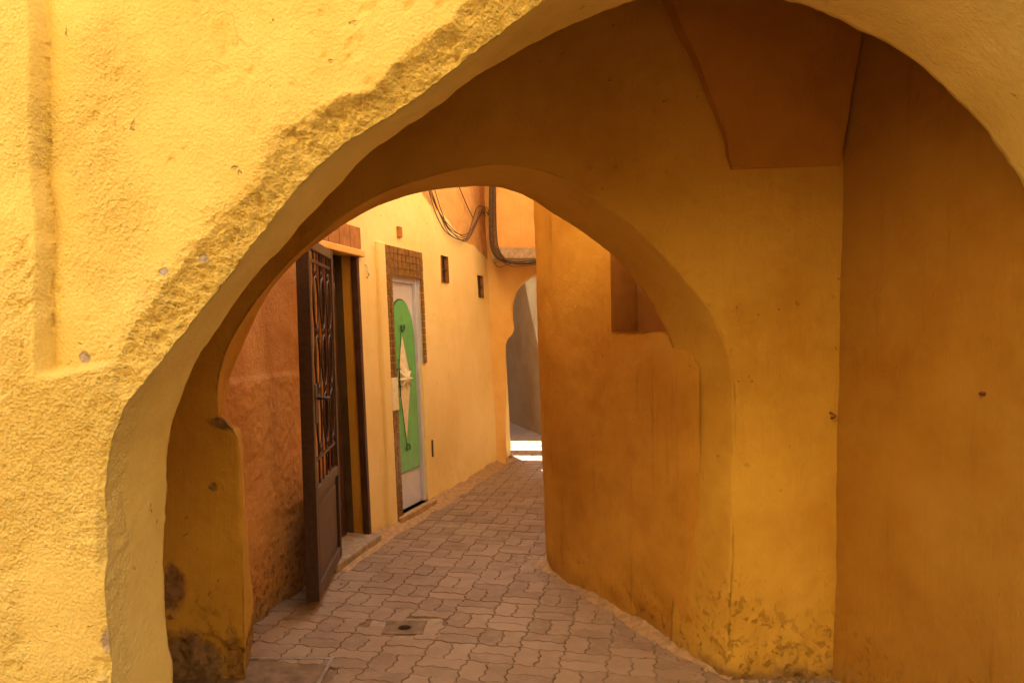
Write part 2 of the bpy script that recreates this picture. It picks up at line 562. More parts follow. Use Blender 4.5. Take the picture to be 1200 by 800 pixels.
# ---- front archway: the rough ochre wall with the eroded arris
Yf = lambda x: 2.0 - 0.12 * (x + 1.09)
pF = lambda x, z: 2.0 - 0.12 * (x + 1.09)
pB = lambda x, z: 2.36 + 0 * x
F_arc = pxs([(121, 580), (123, 545), (129, 512), (141, 480), (162, 446), (191, 405), (236, 347), (260, 315), (292, 271), (337, 212), (371, 178), (400, 153), (431, 136), (472, 109), (519, 74), (565, 38), (615, 0),
             (690, -55), (781, -105), (910, -140), (1060, -120), (1221, -50), (1340, 38), (1448, 150), (1530, 290), (1570, 420), (1585, 560)], Yf)
B_arc = pxs([(197, 540), (200, 508), (207, 482), (223, 441), (250, 395), (287, 338), (345, 276), (392, 222), (431, 184), (499, 135), (538, 106), (587, 72), (640, 43), (740, 2), (835, -16),
             (927, 1), (975, 19), (1029, 46), (1080, 80), (1122, 119), (1155, 154), (1200, 219), (1240, 290), (1270, 370), (1287, 450), (1290, 560)], 2.36)
def leg(px_list, Y, foot_px, end):
    y = Y
    pts = [up(px, py, y) for px, py in px_list]
    fx = up(foot_px, 0, y)[0]
    return [(fx, y, -0.06)] + pts + [end]
F_l0 = leg([(128, 800), (122, 680)], 2.0, 131, F_arc[0])
F_l0 = [(p[0], Yf(p[0]), p[2]) for p in F_l0]
B_l0 = leg([(200, 800), (193, 712), (193, 610)], 2.36, 203, B_arc[0])
F_l1 = [F_arc[-1], (F_arc[-1][0] + 0.01, Yf(F_arc[-1][0]), 0.6), (F_arc[-1][0] + 0.02, Yf(F_arc[-1][0]), -0.06)]
B_l1 = [B_arc[-1], (B_arc[-1][0] + 0.01, 2.36, 0.6), (B_arc[-1][0] + 0.02, 2.36, -0.06)]

XP, ZP = up(37, 0, 2.02)[0], up(0, 441, 2.03)[2]
def disp_front(P, nrm, d, zone, u):
    x, z = P[:, 0], P[:, 2]
    face, inn = zone == 2, zone == 1
    vis = sstep(1.9, 1.2, x)
    # recessed panel beside the proud strip: crisp edge, deepest beside it
    wob = 0.010 * fbm(P, 6.0, 3, 5)
    xp = XP + 0.020 * (1.9 - z) + wob
    t = x - xp
    panel = sstep(0.0, 0.016, t) * sstep(0.0, 0.022, z - ZP + wob * 0.7 - 0.02 * sstep(-1.25, -1.1, x))
    h = -(0.024 + 0.040 * np.exp(-np.maximum(t, 0) / 0.045)) * panel * (1 - 0.5 * sstep(-1.28, -0.95, x) * sstep(1.9, 1.5, z))
    # eroded arris along the left haunch
    arch = sstep(1.12, 1.45, z) * sstep(0.75, 0.1, x)
    de = np.where(inn, 0.0, d)
    wid = 0.085 + 0.035 * fbm(P, 4.0, 3, 3) + 0.022 * fbm(P, 11.0, 3, 8)
    wid = np.maximum(wid, 0.02) + 0.05 * sstep(1.95, 1.55, z) * arch
    e = 1 - np.clip(de / np.maximum(wid, 1e-3), 0, 1)
    patchy = 0.35 + 0.65 * sstep(-0.35, 0.25, fbm(P, 3.4, 3, 15))
    h = h - arch * patchy * (0.042 * e ** 0.75)
    lump = -billow(P, 52.0, 4, 21, 0.62)
    band = sstep(1.9, 0.55, de / np.maximum(wid, 1e-3)) * arch
    h = h + band * (0.4 + 0.6 * patchy) * 0.0050 * lump + band * 0.0040 * fbm(P, 24.0, 3, 31) - 0.004 * band
    skin = sstep(0.010, -0.002, de - wid - 0.006 + 0.010 * fbm(P, 30.0, 3, 37)) * arch * sstep(-0.75, -0.45, x)
    h = h - 0.009 * skin
    # sharp worn arris below
    low = (1 - sstep(1.12, 1.36, z)) * sstep(0.75, 0.1, x)
    nick = np.clip(fbm(P, 16.0, 3, 44), 0, 1)
    h = h - low * (0.006 + 0.014 * nick) * sstep(0.022, 0.0, de)
    # stucco everywhere on the face; rougher patches
    patch = sstep(0.0, 0.55, fbm(P, 2.6, 3, 61) + 0.45 * sstep(-1.30, -1.36, x) + 0.30 * sstep(1.42, 1.3, z))
    h = h + -(0.0004 + 0.0019 * patch) * billow(P, 60.0, 3, 71, 0.7) + patch * 0.0022 * fbm(P, 26.0, 3, 77) + 0.006 * fbm(P, 3.5, 3, 81)
    pit = sstep(0.50, 0.75, fbm(P, 26.0, 2, 91)) * sstep(0.0, 0.3, fbm(P, 3.2, 2, 95))
    h = h - 0.005 * pit
    h = h * np.where(x < 1.2, 1, 0.4)
    # reveal and soffit: smooth, the outer third rough on the leg
    hi = 0.004 * fbm(P, 5.0, 3, 101) + 0.0012 * fbm(P, 40.0, 3, 111)
    strip = sstep(0.62, 0.74, d + 0.06 * fbm(P, 8.0, 2, 120)) * sstep(1.6, 1.3, z) * sstep(0.5, 0, x)
    hi = hi + strip * (-0.004 + 0.004 * fbm(P, 48.0, 3, 131))
    edge_b = sstep(0.06, 0.0, d)
    hi = hi + edge_b * (0.006 * fbm(P, 9.0, 3, 141))
    hi = hi * sstep(1.0, 0.97, d)
    global FRONT_ROUGH
    FRONT_ROUGH = np.clip(np.where(face, 0.30 + 0.5 * patch + 0.8 * band, 0.12 + 0.5 * strip), 0, 1)
    fn = np.array([-0.119, -0.993, 0.0])
    out = P + nrm * (hi * inn)[:, None]
    out = out + fn * (h * np.where(face, 1.0, np.where(inn, np.clip(d, 0, 1) ** 3, 0)))[:, None]
    return out

face_rows = list(np.arange(0.002, 0.62, 0.0055)) + list(np.arange(0.63, 1.1, 0.012)) + [1.3, 1.7, 2.4, 5]
fa = arch_wall('front_archway', F_l0, F_arc, F_l1, B_l0, B_arc, B_l1, 150, 620, face_rows, [0.01, 0.05, 0.2, 0.6, 1.5, 5], 34,
               (-6.5, 7.0, 9.6), pF, pB, disp_front, M['front'], base=(-1.09, 2.0, 0))
at_ = fa.data.attributes.new('rough', 'FLOAT', 'POINT')
at_.data.foreach_set('value', FRONT_ROUGH.astype(np.float32))
tag(fa, 'rough bright yellow plastered wall with wide open archway and crumbling arch edge', 'archway')

# ---- inner archway
Y2, Y2b = 3.28, 3.62
F2_arc = pxs([(256, 487), (256, 450), (268, 408), (296, 360), (332, 315), (368, 281), (408, 249), (450, 226), (490, 212), (533, 200), (577, 194), (610, 196), (640, 203), (673, 217), (707, 238), (737, 260),
              (780, 302), (812, 337), (835, 368), (850, 400), (857, 432), (860, 465)], Y2)
B2_arc = pxs([(261, 487), (266, 455), (272, 432), (294, 383), (316, 341), (350, 303), (380, 280), (410, 259), (451, 238), (495, 225), (533, 220), (569, 219), (594, 223), (621, 234), (641, 247), (672, 265), (700, 285),
              (716, 298), (742, 325), (765, 357), (782, 388), (792, 420), (797, 455)], Y2b)
B2_arc[0] = up(261, 487, 3.55)
F2_l0 = [up(290, 0, Y2)[:2] + (-0.06,), up(288, 780, Y2), up(285, 650, Y2), up(280, 530, Y2), up(275, 506, Y2), up(266, 496, Y2), F2_arc[0]]
B2_l0 = [up(302, 0, 3.55)[:2] + (-0.06,), up(299, 780, 3.55), up(295, 690, 3.55), up(287, 600, 3.55), up(282, 512, 3.55), up(273, 499, 3.55), B2_arc[0]]
F2_l1 = [F2_arc[-1], up(860, 560, Y2), up(857, 660, Y2), up(853, 740, Y2), up(853, 0, Y2)[:2] + (-0.06,)]
B2_l1 = [B2_arc[-1], up(793, 560, Y2b), up(789, 660, Y2b), up(786, 740, Y2b), up(784, 0, Y2b)[:2] + (-0.06,)]
pF2 = lambda x, z: Y2 + 0 * x
pB2 = lambda x, z: np.where(x < 0, Y2b - 0.05, Y2b)
def disp_inner(P, nrm, d, zone, u):
    x, z = P[:, 0], P[:, 2]
    h = 0.006 * fbm(P, 2.5, 3, 201) + 0.0014 * fbm(P, 22.0, 3, 211)
    low = sstep(0.9, 0.1, z)
    h = h + low * 0.004 * fbm(P, 18.0, 4, 221)
    edge = np.where(zone == 2, sstep(0.03, 0.0, d), np.where(zone == 1, sstep(0.9, 1.0, d), 0))
    nick = np.clip(fbm(P, 20.0, 4, 231, 0.65), 0, 1)
    h = h - edge * (0.0015 + 0.0035 * nick)
    # fallen plaster at the foot of the left pier
    foot = sstep(0.10, 0.25, fbm(P, 9.0, 3, 241) + 0.5 * sstep(0.35, 0.05, z)) * sstep(0.45, 0.1, z) * sstep(-0.9, -1.1, x)
    h = h - 0.012 * foot
    return P + nrm * np.where(zone == 0, 0.3 * h, h)[:, None]
face2 = list(np.arange(0.004, 0.5, 0.012)) + list(np.arange(0.51, 1.3, 0.03)) + [1.6, 2.2, 4]
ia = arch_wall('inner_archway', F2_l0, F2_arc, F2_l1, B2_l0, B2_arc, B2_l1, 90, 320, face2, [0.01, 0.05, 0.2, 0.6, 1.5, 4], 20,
               (-1.80, 1.52, 4.6), pF2, pB2, disp_inner, [M['inner'], M['street']], base=(-1.15, Y2, 0))  # unseen alley side takes the pale wash to bounce light
tag(ia, 'ochre wall with smaller round arch inside the shaded passage', 'archway')

# ------------------------------------------------------------------ passage walls and vault
def sheet(name, P0, P1, z0, z1, lean, nu, nz, seed, amp, mat, parent=None, base=None, rough=0.001):
    """upright sheet between two plan points, with lean (x per metre up)"""
    us, zs = np.linspace(0, 1, nu), np.linspace(z0, z1, nz)
    U, Zg = np.meshgrid(us, zs, indexing='ij')
    V = np.stack([P0[0] + (P1[0] - P0[0]) * U + lean * Zg, P0[1] + (P1[1] - P0[1]) * U, Zg], axis=2).reshape(-1, 3)
    d = np.array([P1[1] - P0[1], -(P1[0] - P0[0]), 0.0])
    d /= np.linalg.norm(d)
    V = V + d * (amp * fbm(V, 2.2, 3, seed) + rough * fbm(V, 18.0, 3, seed + 5))[:, None]
    return fast_mesh(name, V, lattice(nu, nz), mat, parent, base)

PWR = ((1.375, 3.40), (1.93, 1.95))
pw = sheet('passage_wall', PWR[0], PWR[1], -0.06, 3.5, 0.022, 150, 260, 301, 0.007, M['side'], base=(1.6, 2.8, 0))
tag(pw, 'plain dark orange side wall of the passage with faint drip streaks', 'wall')
pw2 = sheet('passage_wall', (-1.52, 2.2), (-1.78, 3.36), -0.06, 3.5, 0.0, 40, 80, 331, 0.007, M['side'], base=(-1.6, 2.8, 0))
tag(pw2, 'ochre side wall hidden behind the front archway pier', 'wall')
us, vs = np.linspace(0, 1, 50), np.linspace(0, 1, 50)
U, W = np.meshgrid(us, vs, indexing='ij')
Vv = np.stack([-2.0 + 4.2 * U, 2.2 + 1.2 * W, 3.02 + 0.30 * np.sin(np.pi * U) + 0.12 * np.sin(np.pi * W)], 2).reshape(-1, 3)
Vv[:, 2] += 0.006 * fbm(Vv, 3.0, 3, 351)
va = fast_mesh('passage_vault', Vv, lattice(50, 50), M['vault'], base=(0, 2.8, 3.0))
tag(va, 'curved ochre ceiling over the passage between both arches', 'vault')
# vault springer in the upper right corner, on its ledge
Lc = catmull([up(858, 197, 3.248), up(850, 160, 3.240), up(837, 120, 3.225), up(817, 67, 3.20), up(797, 23, 3.175), up(787, 0, 3.16), up(755, -60, 3.11), up(700, -130, 3.04)], 60)
Lc[:, 0] += 0.008 * fbm(Lc, 7.0, 3, 367)
def on_right(px, py):
    y = 3.3
    for _ in range(40):
        z = CAMZ + (HY - py) / FPX * y
        s = (y - PWR[0][1]) / (PWR[1][1] - PWR[0][1])
        xw = PWR[0][0] + s * (PWR[1][0] - PWR[0][0]) + 0.022 * z
        y += 0.5 * (xw * FPX / (px - CX) - y)
    return (xw - 0.004, y, z)
Rc = catmull([tuple(np.array(q) + (0.0, -0.035, 0)) for q in (on_right(982, 196), on_right(987, 162), on_right(993, 126), on_right(999, 90), on_right(1004, 60), on_right(1008, 30), on_right(1013, 0), on_right(1022, -60), on_right(1036, -130))], 60)
tt = np.linspace(0, 1, 40)
Vw = Lc[:, None, :] * (1 - tt)[None, :, None] + Rc[:, None, :] * tt[None, :, None]
belly = np.sin(np.pi * tt)[None, :] * np.linspace(0, 1, 60)[:, None]
Vw[:, :, 1] += 0.01 * belly
Vw = Vw.reshape(-1, 3)
Vw[:, 1] += 0.007 * fbm(Vw, 5.0, 4, 361)
grid = Vw.reshape(60, 40, 3)
lip = Lc.copy(); lip[:, 1] = 3.30
und = grid[0].copy(); und[:, 1] = 3.30
mbw = MB()
mbw.add(Vw, lattice(60, 40).tolist())
mbw.add(np.vstack([Lc, lip]), [(k, k + 1, 61 + k, 60 + k) for k in range(59)])
mbw.add(np.vstack([grid[0], und]), [(k, k + 1, 41 + k, 40 + k) for k in range(39)])
sp = mbw.build('vault_springer', M['vault'], smooth=True, base=(1.2, 3.28, 2.25))
tag(sp, 'dark curved vault springer above the ledge in the passage corner', 'vault')

# ------------------------------------------------------------------ left alley house
LX = np.array([3.3, 3.85, 5.42, 5.92, 6.34, 8.84, 10.0])
LB = np.array([-1.49, -1.37, -1.05, -0.905, -0.755, -0.085, 0.2])
LEAN_L = -0.047
def lx(Y):
    Y = np.asarray(Y, dtype=float)
    return sum(np.interp(Y + o, LX, LB) for o in (-0.25, -0.12, 0, 0.12, 0.25)) / 5
def ln_(Y):
    s = (lx(np.asarray(Y) + 0.05) - lx(np.asarray(Y) - 0.05)) / 0.1
    q = np.sqrt(1 + s * s)
    return 1 / q, -s / q                         # outward (to the alley): +x, -y
def LP(Y, z, o=0.0):
    nx, ny = ln_(Y)
    return (float(lx(Y) + LEAN_L * z + nx * o), float(Y + ny * o), float(z))
def on_left(px, py, o=0.0):
    y = 6.0
    for _ in range(60):
        z = CAMZ + (HY - py) / FPX * y
        e = (float(lx(y)) + LEAN_L * z) - (px - CX) / FPX * y
        y -= e / 0.38
        y = min(max(y, 3.5), 9.5)
    return LP(y, CAMZ + (HY - py) / FPX * y, o), y

def wall_grid(name, ys, zs, holes, step, disp, mat, parent, mapf, split=None):
    def fill(br):
        out = []
        for a, b in zip(br[:-1], br[1:]):
            k = max(1, int(math.ceil((b - a) / step)))
            out += list(np.linspace(a, b, k, endpoint=False))
        return np.array(out + [br[-1]])
    yb = sorted(set(list(ys) + [h[0] for h in holes] + [h[1] for h in holes]))
    zb = sorted(set(list(zs) + [h[2] for h in holes] + [h[3] for h in holes]))
    Yv, Zv = fill(yb), fill(zb)
    YY, ZZ = np.meshgrid(Yv, Zv, indexing='ij')
    V = mapf(YY.ravel(), ZZ.ravel())
    hd = disp(V)
    V = mapf(YY.ravel(), ZZ.ravel(), hd)
    yc, zc = (Yv[:-1] + Yv[1:]) / 2, (Zv[:-1] + Zv[1:]) / 2
    YC, ZC = np.meshgrid(yc, zc, indexing='ij')
    skip = np.zeros(YC.shape, bool)
    for h in holes:
        skip |= (YC > h[0]) & (YC < h[1]) & (ZC > h[2]) & (ZC < h[3])
    return fast_mesh(name, V, lattice(len(Yv), len(Zv), skip), mat, parent)

def mapL(Y, z, o=None):
    nx, ny = ln_(Y)
    o = 0 if o is None else o
    return np.stack([lx(Y) + LEAN_L * z + nx * o, Y + ny * o, z], axis=1)

house = thing('alley_house', (-0.9, 5.9, 0), 'long sunny yellow house wall with iron gate and green door', 'house')
GD = (4.80, 5.40, 0.04, 2.08)           # gate doorway
DD = (5.935, 6.44, 0.06, 1.97)           # green door opening
_, yv1 = on_left(520, 316)
_, yv2 = on_left(562, 336)
def vent_rect(px0, py0, px1, py1):
    (a, ya), (b, yb) = on_left(px0, (py0 + py1) / 2), on_left(px1, (py0 + py1) / 2)
    ym = (ya + yb) / 2
    return (ya, yb, CAMZ + (HY - py1) / FPX * ym, CAMZ + (HY - py0) / FPX * ym)
V1, V2 = vent_rect(516.5, 300, 524.5, 331), vent_rect(559, 323, 565.5, 349)
holes = [DD, V1, V2]
def disp_y(V):
    h = 0.010 * fbm(V, 1.6, 3, 401) + 0.0025 * fbm(V, 12.0, 4, 411)
    return h + sstep(0.5, 0.05, V[:, 2]) * 0.006 * fbm(V, 9.0, 3, 421)
def disp_t(V):
    low = sstep(1.30, 1.27, V[:, 2])
    return 0.008 * fbm(V, 2.0, 3, 431) + (0.0012 + 0.0032 * low) * fbm(V, 44.0, 4, 441, 0.6) + 0.010 * low * sstep(0.45, 0.55, V[:, 2])
wall_grid('wall', [3.40, 4.80], [-0.05, 1.28, 2.8], [], 0.013, disp_t, M['alley_terracotta'], house, mapL)
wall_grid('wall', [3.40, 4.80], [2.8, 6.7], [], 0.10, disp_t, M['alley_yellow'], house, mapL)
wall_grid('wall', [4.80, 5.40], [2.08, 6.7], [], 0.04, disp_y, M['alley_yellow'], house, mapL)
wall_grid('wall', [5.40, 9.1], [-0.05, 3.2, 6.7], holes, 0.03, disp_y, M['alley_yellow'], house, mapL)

def reveal(rect, depth, mat, name, parent, back=None, floor=True):
    y0, y1, z0, z1 = rect
    mb = MB()
    for (a, b) in (((y0, z0), (y0, z1)), ((y1, z0), (y1, z1)), ((y0, z1), (y1, z1)), ((y0, z0), (y1, z0))):
        q = [LP(a[0], a[1], 0.012), LP(b[0], b[1], 0.012), LP(b[0], b[1], -depth), LP(a[0], a[1], -depth)]
        if a[0] == b[0]:   # thicken a little outwards so that the rough wall meets it
            mb.add(q, [(0, 1, 2, 3)])
        else:
            mb.add(q, [(0, 1, 2, 3)])
    o = mb.build(name, mat, parent)
    if back is not None:
        MB().add([LP(y0, z0, -depth), LP(y1, z0, -depth), LP(y1, z1, -depth), LP(y0, z1, -depth)], [(0, 1, 2, 3)]).build('recess_back', back, parent)
    return o

# gate doorway: reveal, dark corner strip, lintel ledge, tiles above, threshold, dim room, inner door
reveal(GD, 0.11, M['corner'], 'doorway_reveal', house)
MB().box(5.385, 5.425, 0.0, 2.085, -0.03, 0.018, lambda y, z, o: LP(y, z, o)).build('corner_strip', M['wood'], house, bevel=0.003)
MB().box(4.70, 5.47, 2.075, 2.125, -0.05, 0.05, lambda y, z, o: LP(y, z, o)).build('lintel_ledge', M['bridge'], house, bevel=0.008)
for k in range(5):
    y0 = 4.62 + k * 0.172
    MB().box(y0 + 0.003, y0 + 0.169, 2.135, 2.295, -0.01, 0.014 + 0.002 * random.random(), lambda y, z, o: LP(y, z, o)).build('tile', M['tile_big'], house, bevel=0.003)
MB().box(4.72, 5.44, -0.02, 0.055, -0.30, 0.09, lambda y, z, o: LP(y, z, o)).build('threshold', M['cement'], house, bevel=0.012)
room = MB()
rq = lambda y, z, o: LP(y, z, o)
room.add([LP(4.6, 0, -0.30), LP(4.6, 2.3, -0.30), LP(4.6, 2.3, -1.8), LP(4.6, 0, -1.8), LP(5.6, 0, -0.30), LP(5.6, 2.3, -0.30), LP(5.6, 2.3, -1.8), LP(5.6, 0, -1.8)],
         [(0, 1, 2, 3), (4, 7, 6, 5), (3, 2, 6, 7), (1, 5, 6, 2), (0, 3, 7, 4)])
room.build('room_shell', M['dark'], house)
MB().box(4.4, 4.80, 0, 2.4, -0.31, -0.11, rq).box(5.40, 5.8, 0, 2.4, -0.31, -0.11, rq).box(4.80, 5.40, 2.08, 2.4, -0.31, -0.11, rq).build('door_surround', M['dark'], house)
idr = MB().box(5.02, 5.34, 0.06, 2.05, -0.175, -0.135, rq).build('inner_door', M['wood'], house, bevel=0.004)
MB().box(5.00, 5.035, 0.06, 2.05, -0.15, -0.06, rq).build('door_stile', M['wood'], idr, bevel=0.003)
MB().box(5.10, 5.115, 0.2, 1.98, -0.136, -0.110, rq).build('door_bar', M['red_bar'], idr)
MB().box(5.19, 5.205, 0.2, 1.98, -0.136, -0.110, rq).build('door_bar', M['red_bar'], idr)
hnd = MB().box(5.05, 5.11, 1.16, 1.27, -0.125, -0.095, rq).build('lock_plate', M['cream'], idr, bevel=0.003)
pts = [LP(5.08, 1.28 + 0.18 * t, -0.11 + 0.05 * math.sin(math.pi * t)) for t in np.linspace(0, 1, 9)]
MB().tube(pts, 0.006).build('pull_handle', M['steel'], idr, smooth=True)

# the open iron gate leaf
HG = Vector(LP(4.885, 0.0, 0.035))
GE = Vector(up(373, 0, 4.05)); GE.z = 0
gw = Vector((GE.x - HG.x, GE.y - HG.y, 0)); GW = gw.length; gw.normalize()
gn = Vector((gw.y, -gw.x, 0))
if gn.x < 0:
    gn = -gn
def GP(w, n_, h):
    p = HG + gw * w + gn * n_
    return (p.x - 0.032 * h, p.y, h)
gate = bpy.data.objects.new('gate', None)
COL.objects.link(gate); gate.parent = house
gate.location = HG - Vector(house['world_base'])
gate['world_base'] = tuple(HG)
gate['label'] = 'dark brown iron gate leaf with scrolled grille, standing open'
Z0, Z1 = 0.055, 2.06
MB().box(GW - 0.055, GW, -0.062, 0.008, Z0, Z1, GP).build('stile', M['iron'], gate, bevel=0.004)
MB().box(0.0, 0.06, -0.04, 0.008, Z0, Z1, GP).build('stile', M['iron'], gate, bevel=0.004)
for (h0, h1) in ((Z0, Z0 + 0.075), (0.60, 0.66), (Z1 - 0.06, Z1)):
    MB().box(0.06, GW - 0.055, -0.03, 0.006, h0, h1, GP).build('rail', M['iron_panel'], gate, bevel=0.004)
MB().box(0.06, GW - 0.055, -0.022, -0.010, Z0 + 0.07, 0.60, GP).build('lower_panel', M['iron_panel'], gate)
MB().box(0.12, GW - 0.115, -0.012, -0.003, Z0 + 0.13, 0.55, GP).build('raised_field', M['iron_panel'], gate, bevel=0.004)
NB = 6
for k in range(NB):
    w = 0.06 + (GW - 0.115) * (k + 0.5) / NB
    MB().tube([GP(w, -0.012, 0.655), GP(w, -0.012, Z1 - 0.05)], 0.006, 6).build('bar', M['red_bar'] if k % 2 else M['iron'], gate)
for hh in (0.80, 1.93):
    MB().box(0.06, GW - 0.055, -0.016, -0.004, hh, hh + 0.018, GP).build('cross_rail', M['iron'], gate)
wc = [0.06 + (GW - 0.115) * t for t in (0.2, 0.5, 0.8)]
for w in wc:
    for hc in (1.02, 1.36, 1.70):
        pts = [GP(w + 0.075 * math.cos(a), 0.004, hc + 0.15 * math.sin(a)) for a in np.linspace(0, 2 * math.pi, 22)]
        MB().tube(pts, 0.0065, 6, False).build('scroll_loop', M['iron'], gate, smooth=True)
    for hc, sg in ((0.86, 1), (1.19, -1), (1.53, 1), (1.87, -1)):
        pts = [GP(w + sg * (0.012 + 0.022 * t) * math.cos(7 * t), 0.002, hc + (0.012 + 0.022 * t) * math.sin(7 * t)) for t in np.linspace(0, 1, 16)]
        MB().tube(pts, 0.005, 5).build('scroll', M['iron'], gate, smooth=True)
MB().box(GW - 0.125, GW - 0.055, -0.04, 0.012, 1.02, 1.24, GP).build('lock_box', M['iron'], gate, bevel=0.004)
MB().tube([GP(GW - 0.10, 0.012, 1.16), GP(GW - 0.10, 0.055, 1.16), GP(GW - 0.14, 0.06, 1.16), GP(GW - 0.21, 0.058, 1.155)], 0.009, 8).build('handle', M['iron'], gate, smooth=True)
for hh in (0.35, 1.1, 1.8):
    MB().tube([GP(-0.012, 0.0, hh - 0.05), GP(-0.012, 0.0, hh + 0.05)], 0.013, 8).build('hinge', M['iron'], gate, smooth=True)

# green door with tiled surround
reveal(DD, 0.07, M['lilac'], 'door_reveal', house)
TO = (5.84, 6.50, -0.02, 2.215)
tiles = MB()
def tile_area(y0, y1, z0, z1, ny, nz):
    for a in range(ny):
        for b in range(nz):
            ya, yb = y0 + (y1 - y0) * a / ny, y0 + (y1 - y0) * (a + 1) / ny
            za, zb = z0 + (z1 - z0) * b / nz, z0 + (z1 - z0) * (b + 1) / nz
            tiles.box(ya + 0.0025, yb - 0.0025, za + 0.0025, zb - 0.0025, 0.018, 0.030 + 0.003 * random.random(), rq)
tile_area(5.84, 6.50, 1.985, 2.215, 10, 4)
tile_area(5.84, 5.935, 0.02, 0.90, 2, 15)
tile_area(5.84, 5.935, 1.16, 1.985, 2, 14)
tile_area(6.44, 6.50, 1.25, 1.985, 1, 12)
gb = MB().box(5.838, 6.502, 1.982, 2.217, -0.02, 0.022, rq).box(5.838, 5.933, 0.0, 1.982, -0.02, 0.022, rq).box(6.442, 6.502, 1.247, 1.982, -0.02, 0.022, rq).build('tile_bed', M['grout'], house)
ts = tiles.build('tile_surround', M['tile'], house)
ts['kind'] = 'stuff'
MB().box(5.838, 5.94, 0.90, 1.16, 0.0, 0.036, rq).build('mortar_patch', M['cream'], house, bevel=0.006)
MB().box(5.72, 5.838, 0.02, 2.23, -0.02, 0.035, rq).build('pilaster', M['alley_yellow'], house, bevel=0.012)
MB().box(6.436, 6.50, 0.0, 1.247, -0.02, 0.012, rq).build('jamb_plaster', M['alley_yellow'], house, bevel=0.006)
MB().box(5.85, 6.52, -0.02, 0.06, -0.10, 0.06, rq).build('doorstep', M['sand'], house, bevel=0.012)
door = MB().box(5.935, 6.44, 0.06, 1.97, -0.075, -0.045, rq).build('door', M['lilac'], house, bevel=0.003)
door['label'] = 'lilac white metal door with green arched panel and cream diamond'
MB().box(5.935, 5.957, 0.06, 1.97, -0.045, -0.02, rq).box(6.412, 6.44, 0.06, 1.97, -0.045, -0.012, rq).box(5.957, 6.412, 1.935, 1.97, -0.045, -0.02, rq).build('door_frame', M['lilac'], door, bevel=0.003)
def arch_panel(y0, y1, z0, zs, ztop, o0, o1, n_=20):
    yc, hw = (y0 + y1) / 2, (y1 - y0) / 2
    out = [(y0, z0), (y1, z0)] + [(yc + hw * math.cos(a), zs + (ztop - zs) * math.sin(a)) for a in np.linspace(0, math.pi, n_)]
    K = len(out)
    mb = MB()
    mb.add([LP(y, z, o1) for y, z in out] + [LP(y, z, o0) for y, z in out],
           [tuple(range(K))] + [(k, (k + 1) % K, K + (k + 1) % K, K + k) for k in range(K)])
    return mb
arch_panel(5.952, 6.395, 0.36, 1.45, 1.80, -0.046, -0.036).build('arched_rim', M['dkgreen'], door)
arch_panel(5.960, 6.387, 0.37, 1.45, 1.788, -0.040, -0.030).build('arched_panel', M['green'], door)
zc, yc = 1.13, 6.165
dm = MB()
dm.add([LP(yc, zc + 0.36, -0.030), LP(yc + 0.115, zc, -0.030), LP(yc, zc - 0.50, -0.030), LP(yc - 0.115, zc, -0.030), LP(yc, zc, -0.008)],
       [(0, 4, 1), (1, 4, 2), (2, 4, 3), (3, 4, 0)])
dm.build('diamond', M['cream'], door)
for a_ in range(4):
    q0, q1 = math.cos(a_ * math.pi / 4) * 0.12, math.sin(a_ * math.pi / 4) * 0.085
    MB().tube([LP(yc - q0, zc - q1, -0.014), LP(yc, zc, -0.004), LP(yc + q0, zc + q1, -0.014)], [0.006, 0.022, 0.006], 6).build('star_ray', M['cream'], door, smooth=True)
for (z_, sg) in ((zc + 0.40, 1), (zc - 0.54, -1)):
    pts = [LP(yc + 0.03 * math.sin(a), z_ + sg * 0.03 * (1 - math.cos(a)), -0.02) for a in np.linspace(-2.4, 2.4, 13)]
    MB().tube(pts, 0.007, 5).build('finial', M['dkgreen'], door, smooth=True)
MB().tube([LP(yc - 0.03, zc + 0.40, -0.022), LP(yc - 0.108, zc, -0.022), LP(yc - 0.02, zc - 0.54, -0.022)], 0.0035, 5).build('ornament_bar', M['dkgreen'], door)
MB().tube([LP(6.0, 1.30, -0.03), LP(6.0, 1.30, 0.02), LP(6.0, 1.0, 0.02), LP(6.0, 1.0, -0.03)], 0.005, 6).build('handle', M['dkgreen'], door, smooth=True)
for zz in (1.22, 1.08):
    MB().tube([LP(5.98, zz, -0.01), LP(6.07, zz, -0.01)], 0.007, 5).build('bolt', M['dkgreen'], door)

# vents with bars
for R_ in (V1, V2):
    reveal(R_, 0.10, M['tile_big'], 'vent_reveal', house, back=M['dark'])
    for t in (0.2, 0.5, 0.8):
        yy = R_[0] + (R_[1] - R_[0]) * t
        MB().tube([LP(yy, R_[2], -0.02), LP(yy, R_[3], -0.02)], 0.008, 6).build('vent_bar', M['iron'], house)
    MB().box(R_[0], R_[1], (R_[2] + R_[3]) / 2 - 0.006, (R_[2] + R_[3]) / 2 + 0.006, -0.03, -0.01, rq).build('vent_bar', M['iron'], house)
# small fittings
p, yy = on_left(466, 272)
MB().box(yy - 0.03, yy + 0.03, p[2] - 0.045, p[2] + 0.045, -0.01, 0.03, rq).build('wall_bracket', M['tile_big'], house, bevel=0.006)
p, yy = on_left(428, 318)
MB().tube([LP(yy - 0.02, p[2] + 0.05, 0.012), LP(yy + 0.02, p[2] + 0.03, 0.02), LP(yy - 0.01, p[2], 0.02), LP(yy + 0.025, p[2] - 0.02, 0.02), LP(yy, p[2] - 0.05, 0.012)], 0.006, 5).build('house_number', M['cream'], house, smooth=True)
p, yy = on_left(506, 525)
MB().box(yy - 0.012, yy + 0.012, p[2] - 0.075, p[2] + 0.075, -0.02, 0.013, rq).build('slot_cover', M['iron'], house, bevel=0.003)

